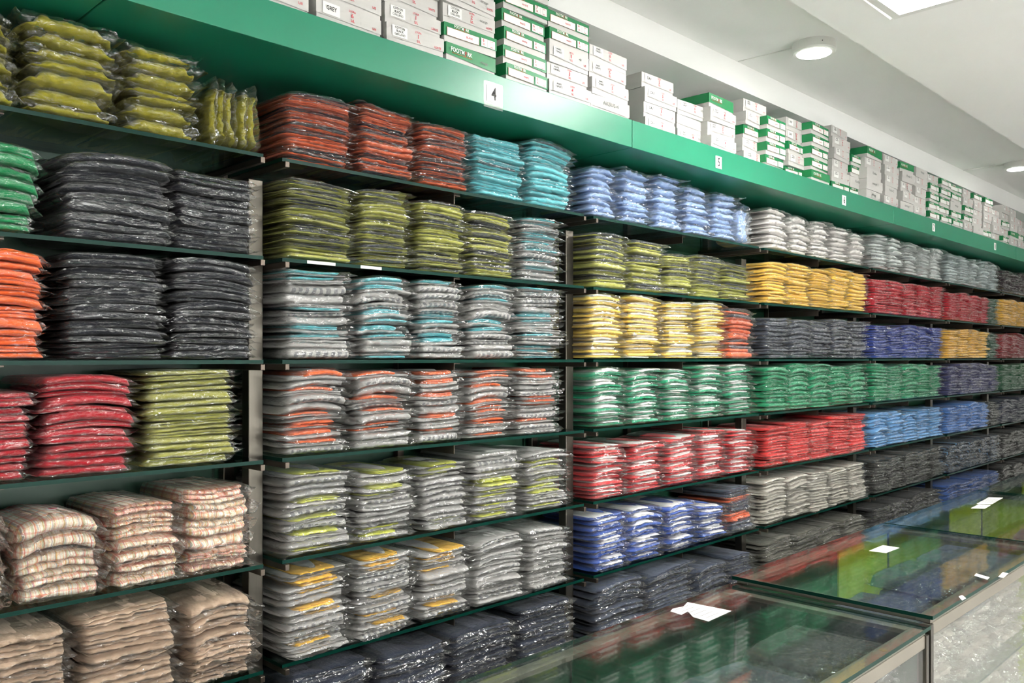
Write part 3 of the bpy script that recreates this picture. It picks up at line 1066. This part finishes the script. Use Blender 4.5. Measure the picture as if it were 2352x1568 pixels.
def upright_item(k, x, T, hgt, label, group, seed):
    n, d, c, pat, pc, pw, sh = KIND[k]
    body, pan = kind_mats(k)
    r = random.Random(seed)
    g, b = SHAPES[sh, 0]
    t = thing(n, label, 'garment', (x, D + .012 + r.uniform(0, .015), SHELF0), (0, r.uniform(-.05, .03), r.uniform(-.06, .06)), group)
    for nm, me, mt, s in (('folded_garment', g[seed % len(g)], body, .95), ('plastic_bag', b[seed % len(b)], FILM, 1.0)):
        # local x of the folded shirt becomes height
        o = link_mesh(nm, me, mt, t, (0, 0, hgt * .5), (0, -math.pi / 2, 0), (hgt * .9, DEPTH, T * s))
    return t


xa, xb = px_X(484, D), px_X(606, D) - .01
for i in range(5):
    T = (xb - xa) / 5
    upright_item('olive', xa + (i + 1) * T, T * .95, .155, 'bagged olive dress shirt standing on edge, %s of five' % ORD[i + 1], 'olive shirts standing on edge', 40 + i)
xa, xb = px_X(1703, D), px_X(1729, D)
for i in range(3):
    T = (xb - xa) / 3
    upright_item('paleblue', xa + (i + 1) * T, T * .95, .165, 'bagged pale blue dress shirt standing on edge, %s of three' % ORD[i + 1], 'pale blue shirts standing on edge', 60 + i)

# ------------------------------------------------------------------ cardboard boxes on the overhead boards
BOX_H, LID_H, BOX_D, BOX_Y = .0545, .0375, .29, 1.80


def lid_mesh(seed):
    """open-bottomed lid of unit width and depth, its front skirt a little bowed and lifted"""
    r = random.Random(seed)
    n = 8
    verts, faces = [], []
    bow = r.uniform(.0004, .0016); lift = [r.uniform(-.002, .005), r.uniform(-.006, .004)]
    # columns along x: front bottom, front top, back top, back bottom
    for i in range(n + 1):
        u = i / n
        b = bow * math.sin(math.pi * u) + r.uniform(0, .0003)
        zl = lift[0] * (1 - u) + lift[1] * u
        verts += [(u - .5, -b / BOX_D, zl / LID_H), (u - .5, 0, 1 + .02 * math.sin(math.pi * u)), (u - .5, 1, 1), (u - .5, 1, 0)]
    for i in range(n):
        a = i * 4
        for j in range(3):
            faces.append((a + j, a + 4 + j, a + 5 + j, a + 1 + j))
    faces.append((0, 1, 2, 3))
    e = n * 4
    faces.append((e, e + 3, e + 2, e + 1))
    return mesh_from(verts, faces, 'lid')


LIDS = [lid_mesh(300 + i) for i in range(6)]
BODY = box_mesh(-.5, .5, 0, 1, 0, 1, 'body', 0)
MARK = mesh_from([(-.25, 0, -.5), (.05, 0, -.5), (.0, 0, -.1), (.3, 0, .0), (.1, 0, .12), (.22, 0, .3), (.0, 0, .52), (-.16, 0, .3), (-.06, 0, .12), (-.28, 0, .02), (-.05, 0, -.12)],
                 [(0, 1, 2, 10), (10, 2, 3, 4, 8, 9), (8, 4, 5, 6, 7)], 'red_mark')
RECT = mesh_from([(-.5, 0, -.5), (.5, 0, -.5), (.5, 0, .5), (-.5, 0, .5)], [(0, 1, 2, 3)], 'print')
PRINT_Y = -.0095


def card_box(kind, X0, X1, z, info, label, group, seed, detail=2, yb=BOX_Y):
    r = random.Random(seed)
    w = X1 - X0
    name = 'white_cardboard_box' if kind == 'W' else 'green_cardboard_box'
    t = thing(name, label, 'box', ((X0 + X1) / 2 + r.uniform(-.003, .003), yb + r.uniform(-.006, .012), z), (0, 0, r.uniform(-.05, .05)), group)
    link_mesh('body', BODY, CARD, t, (0, .002, 0), None, (w - .007, BOX_D - .006, BOX_H - .004))
    lid = link_mesh('lid', LIDS[seed % len(LIDS)], CARD if kind == 'W' else CARD_GREEN, t, (0, 0, BOX_H - LID_H), None, (w - .003, BOX_D, LID_H))
    # prints sit on the lid's front: parent them to an unscaled holder by undoing the lid's scale
    sx, sy, sz = w - .003, BOX_D, LID_H
    holder = LidFront(lid, sx, sy, sz)
    if kind == 'P':
        footmark_on(holder, -w * .17, .02, .017)
        if info:
            put_text(holder, info, w * .24, .012, .011, INK_GREY)
    elif kind == 'G':
        footmark_on(holder, -w * .16, .0312, .0112)
        put_rect(holder, 'label_panel', -w * .155, .0125, w * .60, .0235, INK_GOLD, .0000)
        put_rect(holder, 'label_panel', -w * .155, .0125, w * .585, .0222, PAPER, -.0002)
        put_rect(holder, 'size_label', w * .315, .0145, w * .27, .0235, PAPER, -.0002)
        num, col = info if info else ('5', 'WHITE')
        put_text(holder, num, w * .225, .0205, .0125, INK_RED)
        put_text(holder, 'S/L', w * .235, .0095, .0075, INK_RED)
        if detail > 1:
            put_text(holder, 'LYCRA', w * .385, .0225, .0042, INK_RED, .8)
            put_text(holder, 'LEATE', w * .385, .0062, .0042, INK_RED, .8)
            put_text(holder, col, -w * .04, .012, .008, INK_RED)
            put_rect(holder, 'grid_line', w * .30, .0145, .0006, .0215, INK_GREY, -.0004)
            put_rect(holder, 'grid_line', w * .355, .0145, .0006, .0215, INK_GREY, -.0004)
    else:
        num, stamp, corner, scribble = info if info else ('4', ('WHITE',), 'U/E', '')
        if stamp == 'HAND':
            put_text(holder, scribble, 0, .018, .019, INK_GREY, 1.15)
        else:
            put_rect(holder, 'stamp_label', -w * .28, .019, w * .25, .029, PAPER, .0)
            n = len(stamp)
            for i, line in enumerate(stamp):
                put_text(holder, line, -w * .28, .0280 - i * (.0084 if n > 1 else 0) - (0.008 if n == 1 else 0), .0086 if n > 1 else .015, INK_DARK if i < 2 else INK_GREY, .85)
            put_text(holder, 'LYCRA', w * .03, .0315, .0075, INK_RED, .9)
            put_text(holder, num, w * .03, .0205, .0155, INK_RED)
            put_text(holder, 'S/L', w * .035, .008, .0098, INK_RED)
            put_text(holder, corner, w * .37, .0072, .0085, INK_RED)
            if scribble and detail > 1:
                put_text(holder, scribble, w * .26, .022, .011, INK_GREY)
    return t


class LidFront:
    def __init__(self, lid, sx, sy, sz):
        self.lid, self.s = lid, (sx, sy, sz)


def on_lid(h, o, x, y, z):
    """place an object given in metres on the front of a scaled lid"""
    sx, sy, sz = h.s
    o.parent = h.lid
    o.location = (x / sx, (-.0022 + y) / sy, z / sz)
    return o


def put_rect(h, name, x, z, w, hh, mat, y=0.0):
    sx, sy, sz = h.s
    o = link_mesh(name, RECT, mat, None, (0, 0, 0), None, (w / sx, 1, hh / sz))
    return on_lid(h, o, x, y, z)


def put_text(h, s_, x, z, size, mat, sx_=1.0):
    sx, sy, sz = h.s
    me = flat_text(s_)
    o = link_mesh('lettering', me, mat, None, (0, 0, 0), None, (size * sx_ / sx, 1, size / sz))
    return on_lid(h, o, x, -.0006, z)


FT = {}


def flat_text(s_):
    """lettering standing in the x-z plane"""
    if s_ not in FT:
        me = text_mesh(s_).copy()
        me.transform(Matrix.Rotation(math.pi / 2, 4, 'X'))
        FT[s_] = me
    return FT[s_]


def footmark_on(h, x, z, size):
    put_text(h, 'FOOTM', x - size * 1.35, z, size, INK_WHITE, .9)
    sx, sy, sz = h.s
    o = link_mesh('red_mark', MARK, INK_RED, None, (0, 0, 0), None, (size * .8 / sx, 1, size * .85 / sz))
    on_lid(h, o, x + size * .52, -.0006, z)
    put_text(h, 'RK', x + size * 1.42, z, size, INK_WHITE, .9)
    put_rect(h, 'underline', x - size * .3, z - size * .52, size * 4.7, size * .1, INK_GOLD, -.0003)


CB = ('COTTON', 'BLACK', 'OAKLAND')
WS = ('WHITE', 'T.SPORTS')
DAV = ('DAV',)
W = lambda n, st=WS, c='U/E', sc='': ('W', (n, st, c, sc))
G = lambda n='5', c='WHITE': ('G', (n, c))
P = lambda t='': ('P', t)
hand = lambda t: ('W', ('', 'HAND', '', t))
PILES = [
    (531, 709, [W('6', ('GREY',)), W('6', ('GREY',)), W('6', CB), W('5', CB), W('4', CB), W('3', CB)]),
    (722, 880, [W('6', ('GREY',)), W('6', CB), W('5', CB), W('6', CB), W('4', CB), W('3', CB)]),
    (885, 1016, [W('1', CB, 'LEATE'), W('1', CB, 'LEATE'), W('1', CB, 'LEATE'), W('2', CB, 'LEATE'), W('2', CB, 'LEATE'), W('1', CB, 'LEATE')]),
    (1019, 1139, [P('orange'), G('6', 'BLACK'), W('2', CB, 'LEATE', 'orange'), W('2', CB, 'LEATE', 'orange'), W('2', CB, 'LEATE'), W('3', CB, 'LEATE')]),
    (1157, 1260, [G('5'), G('5'), G('3'), G('6'), G('7'), G('6')]),
    (1262, 1356, [W('4'), W('3'), W('3', WS, 'U/E', '48'), G('4'), G('4')]),
    (1358, 1446, [hand('AKSUS-4'), W('5'), W('5'), W('6')]),
    (1480, 1553, [W('4', DAV), W('3', DAV), W('2', DAV), W('2', DAV)]),
    (1557, 1627, [W('4', WS, '', 'DAV'), hand(''), W('6', WS, '', 'DAV')]),
    (1632, 1692, [W('4'), W('5', WS), W('4', WS, 'DAV'), P('')]),
    (1708, 1759, [W('2'), W('1'), G('4'), W('1'), W('4', WS, 'DAV')]),
    (1761, 1806, [G('2'), G('5'), G('6'), G('5')]),
    (1808, 1852, [G('3'), W('2'), G('1'), W('5', DAV), W('2', DAV)]),
    (1862, 1906, [P('6'), G('4'), G('2'), G('3'), G('6')]),
    (1912, 1952, [G('8'), W('4'), W('5'), W('1'), W('4'), W('2')]),
    (1953, 1985, [G('6'), hand('Kinder'), G('1'), G('1')]),
    (1990, 2026, [hand('orange'), hand('orange 3'), hand('Kinder'), W('5'), P('6')]),
    (2032, 2064, [W('4'), hand('Kinder 5'), W('3'), W('5'), W('1')]),
    (2070, 2099, [hand('orange 4'), W('5'), W('4'), hand('Kinder 5'), P('4')]),
    (2101, 2129, [W('5'), W('4'), W('3'), W('5'), hand('orange')]),
    (2134, 2158, [G('5'), G('4'), G('4'), G('3'), W('5')]),
    (2160, 2184, [G('4'), G('6'), G('5'), G('4'), G('4')]),
    (2187, 2212, [G('2'), G('4'), hand('orange'), G('5'), G('3')]),
    (2213, 2234, [W('4'), G('2'), G('4'), W('5'), W('3')]),
    (2236, 2257, [hand('5'), W('4'), W('5'), W('6'), G('3')]),
    (2261, 2279, [G('4'), W('5'), W('5'), W('4'), G('6')]),
    (2281, 2299, [W('4'), W('5'), W('4'), W('3')]),
    (2301, 2318, [G('2'), W('5'), G('3'), W('4'), W('5')]),
    (2320, 2336, [W('4'), P(''), W('3'), W('4'), W('5')]),
    (2338, 2352, [W('4'), G('3'), W('4'), W('5')]),
    (2354, 2366, [W('4'), G('3'), W('4'), W('5')]),
]
for ci, (a, b_, items) in enumerate(PILES):
    yb = 1.838 if ci in (7, 8, 10, 12, 14, 15) else BOX_Y
    X0, X1 = px_X(a, yb), px_X(b_, yb)
    for i, (kd, info) in enumerate(items):
        where = 'bottom box' if i == 0 else 'top box' if i == len(items) - 1 else '%s box up' % ORD[i + 1]
        if ci < 16:
            pile = '%s pile on the overhead boards' % ORD[ci + 1]
        else:
            pile = '%s pile from the far end' % ORD[len(PILES) - ci]
        desc = {'W': 'red-stamped white box', 'G': 'green lidded box with label', 'P': 'plain green lidded box'}[kd]
        if kd == 'W' and info[1] == 'HAND':
            desc = 'unstamped white box'
        card_box(kd, X0 + .001, X1 - .001, BOARD_Z1 + .0005 + i * (BOX_H + .001), info, '%s, %s of the %s' % (desc, where, pile), 'cardboard boxes on the overhead boards', 900 + ci * 17 + i, 2 if ci < 14 else 1, yb)

# ------------------------------------------------------------------ glass display counters along the aisle
CY0, CY1 = .780, 1.366
COUNTERS = [(.40, 2.335, H - .694, 'nearest'), (2.349, 3.532, H - .673, 'second'), (3.546, 4.75, H - .673, 'third'), (4.764, 5.98, H - .673, 'fourth'), (5.994, 7.20, H - .673, 'farthest')]
for ci, (x0, x1, zt, nm) in enumerate(COUNTERS):
    t = thing('display_counter', '%s steel-framed glass display counter along the shelf aisle' % nm, 'counter', ((x0 + x1) / 2, (CY0 + CY1) / 2, 0), None, 'glass display counters')
    hx, hy = (x1 - x0) / 2, (CY1 - CY0) / 2
    gt = .010
    link_mesh('glass_top', box_mesh(-hx, hx, -hy, hy, zt - gt, zt, 'glass_top', 0, True), (COUNTER_GLASS, GLASS_EDGE), t)
    zr = zt - gt - .0015
    for nme, a in (('front_rail', (-hx + .012, hx - .012, -hy + .010, -hy + .046, zr - .012, zr)), ('back_rail', (-hx + .012, hx - .012, hy - .046, hy - .010, zr - .012, zr)),
                   ('end_rail', (-hx + .012, -hx + .046, -hy + .047, hy - .047, zr - .012, zr)), ('end_rail', (hx - .046, hx - .012, -hy + .047, hy - .047, zr - .012, zr))):
        rl = link_mesh(nme, box_mesh(*a, nme, .001), ALU, t)
        if nme == 'front_rail':
            for q in range(4):
                link_mesh('washer', lathe_mesh([(.010, 0), (.010, .0008), (.005, .0012)], 14, 'washer'), BRASS, rl, (-hx + (q + .5) * hx / 2, -hy + .028, zr))
    for sx in (-1, 1):
        for sy in (-1, 1):
            link_mesh('post', box_mesh(sx * (hx - .010) - .010, sx * (hx - .010) + .010, sy * (hy - .016) - .012, sy * (hy - .016) + .012, 0, zr - .0125, 'post', .0015), STEEL, t)
    link_mesh('fascia_strip', box_mesh(-hx + .021, hx - .021, -hy + .008, -hy + .020, zr - .045, zr - .0125, 'fascia_strip', .001), ALU, t)
    link_mesh('front_glass', box_mesh(-hx + .021, hx - .021, -hy + .009, -hy + .014, .30, zr - .046, 'front_glass'), PANE_GLASS, t)
    link_mesh('end_glass', box_mesh(-hx + .006, -hx + .010, -hy + .03, hy - .03, .30, zr - .013, 'end_glass'), COUNTER_GLASS, t)
    lime = LIME_PANEL if ci in (1, 2, 3) else BACK_GREEN
    link_mesh('end_panel', box_mesh(hx - .010, hx - .004, -hy + .03, hy - .03, .05, zr - .013, 'end_panel'), lime, t)
    link_mesh('back_door', box_mesh(-hx + .021, hx * .25, hy - .018, hy - .012, .05, zr - .013, 'back_door'), BACK_GREEN, t)
    link_mesh('back_door', box_mesh(hx * .2, hx - .021, hy - .026, hy - .020, .05, zr - .013, 'back_door'), lime, t)
    link_mesh('inner_shelf', box_mesh(-hx + .021, hx - .021, -hy + .03, hy - .03, zt - .318, zt - .31, 'inner_shelf', 0, True), (GLASS, GLASS_EDGE), t)
    link_mesh('base_board', box_mesh(-hx + .021, hx - .021, -hy + .02, hy - .03, .05, .30, 'base_board'), ALU, t)


def counter_item(k, x0, x1, yf, z, T, label, seed, turn=0.0):
    o = put_item(k, x0, x1, z, T, label, 'bagged clothes inside the counters', False, yf, seed)
    o.rotation_euler.z += turn
    return o


# clothes lying under the glass
def counter_pile(ci, kinds, x0, x1, yf, z0, T, n, where, seed):
    for i in range(n):
        k = kinds[i % len(kinds)]
        pos = 'bottom' if i == 0 else 'topmost' if i == n - 1 else ORD[i + 1] + ' up'
        counter_item(k, x0, x1, yf, z0 + i * T, T * .95, 'bagged %s, %s, %s inside the %s counter' % (KIND[k][1], pos, where, COUNTERS[ci][3]), seed + i)


z1, z2 = COUNTERS[0][2] - .301, COUNTERS[1][2] - .301
for q in range(4):
    xa = .84 + q * .37
    counter_pile(0, ['taupe'] * 4 + [['ink', 'charcoal', 'ink'], ['ink', 'black', 'ink'], ['midnight', 'ink', 'charcoal'], ['ink', 'midnight', 'ink']][q], xa, xa + .33, .845, z1, .036, 7, ORD[q + 1] + ' pile', 7000 + 20 * q)
counter_pile(0, ['scarlet', 'emerald'], 1.00, 1.30, 1.045, z1, .03, 3, 'rear pile', 7080)
for q in range(3):
    xa = 2.42 + q * .36
    counter_pile(1, ['taupe'] * 5 + [['midnight', 'denim'], ['denim', 'midnight'], ['tan', 'denim']][q], xa, xa + .33, .845, z2, .038, [6, 7, 7][q], ORD[q + 1] + ' pile', 7100 + 20 * q)
for q, (ci, xa, xb) in enumerate(((0, 1.55, 1.90), (0, 1.93, 2.27), (1, 2.42, 2.68), (1, 2.70, 2.96), (1, 2.98, 3.23), (1, 3.25, 3.48))):
    counter_pile(ci, ['taupe'], xa, xb, .845, .314, .038, 7, ['lower middle', 'lower end', 'lower first', 'lower second', 'lower third', 'lower fourth'][q] + ' pile', 7200 + 20 * q)
for q in range(3):
    counter_pile(2, [['azure', 'bottle', 'midnight'][q], 'denim'], 3.62 + q * .37, 3.95 + q * .37, .835, z2, .034, 5, ORD[q + 1] + ' pile', 7400 + 20 * q)


# papers taped on the counter glass
def paper(name, label, quad, z, lines, cat='paper'):
    pts = [px_on_level(px, py, z) for px, py in quad]
    cx, cy = sum(p[0] for p in pts) / len(pts), sum(p[1] for p in pts) / len(pts)
    lo = [(p[0] - cx, p[1] - cy) for p in pts]
    n = len(lo)
    verts = [(x, y, 0) for x, y in lo] + [(x, y, .0006) for x, y in lo]
    faces = [tuple(range(n))[::-1], tuple(range(n, 2 * n))] + [(i, (i + 1) % n, n + (i + 1) % n, n + i) for i in range(n)]
    me = mesh_from(verts, faces, name)
    bm = bmesh.new(); bm.from_mesh(me); bmesh.ops.recalc_face_normals(bm, faces=bm.faces); bm.to_mesh(me); bm.free()
    t = thing(name, label, cat, (cx, cy, z + .0004))
    link_mesh('sheet', me, PAPER, t)
    if lines:
        x0, x1 = min(p[0] for p in lo), max(p[0] for p in lo)
        y0, y1 = min(p[1] for p in lo), max(p[1] for p in lo)
        for i in range(lines):
            y = y0 + (y1 - y0) * (i + 1) / (lines + 1)
            link_mesh('print_line', box_mesh(x0 * .5, x1 * .5, y - .0009, y + .0009, .0007, .0009, 'print_line'), INK_GREY, t)
    return t


T1, T2 = COUNTERS[0][2], COUNTERS[1][2]
paper('taped_notice', 'torn white printed notice taped on the nearest counter glass', [(1545, 1398), (1570, 1393), (1579, 1383), (1680, 1403), (1627, 1427), (1592, 1417), (1580, 1404), (1565, 1412), (1540, 1404)], T1, 6)
paper('taped_notice', 'white printed notice taped on the second counter glass', [(1996, 1265), (2028, 1252), (2066, 1258), (2035, 1270)], T2, 6)
paper('taped_notice', 'larger of two white notices on the third counter glass', [(2243, 1157), (2271, 1142), (2304, 1143), (2278, 1158)], T2, 6)
paper('taped_notice', 'smaller of two white notices on the third counter glass', [(2230, 1167), (2248, 1158), (2276, 1160), (2262, 1168)], T2, 1)
paper('paper_scrap', 'small white label stuck near the front edge of the second counter', [(2238, 1322), (2242, 1317), (2273, 1326), (2268, 1331)], T2, 0, 'label')
paper('paper_scrap', 'torn white scrap on the second counter glass beside the front edge', [(2293, 1325), (2303, 1314), (2316, 1317), (2305, 1327)], T2, 0, 'scrap')
paper('paper_scrap', 'crumpled white scrap at the near front edge of the second counter', [(2202, 1370), (2210, 1367), (2219, 1374), (2210, 1379)], T2, 0, 'scrap')
lx, ly = px_on_level(1946, 1417, T1 - .04)
st = thing('logo_sticker', 'small white sticker with red oval under the nearest counter glass', 'sticker', (lx, ly, T1 - .04), (0, 0, .3))
link_mesh('sheet', box_mesh(-.022, .022, -.012, .012, 0, .0006, 'sheet'), PAPER, st)
link_mesh('red_oval', lathe_mesh([(.008, .0006), (.008, .0010)], 20, 'red_oval'), INK_RED, st, (0, 0, 0), None, (1.5, 1, 1))

# small brand-less size sticker on the plaid pile
zs = px_Z(122, 1196, D) + .010
sx_, sy_ = px_on_level(121, 1168, zs)
st = thing('logo_sticker', 'small white sticker with red oval on top of a plaid shirt pile', 'sticker', (sx_, sy_, zs), (0, 0, .05))
link_mesh('sheet', box_mesh(-.013, .013, -.009, .009, 0, .0006, 'sheet'), PAPER, st)
link_mesh('red_oval', lathe_mesh([(.006, .0006), (.006, .0010)], 20, 'red_oval'), INK_RED, st, (0, 0, 0), None, (1.6, 1, 1))
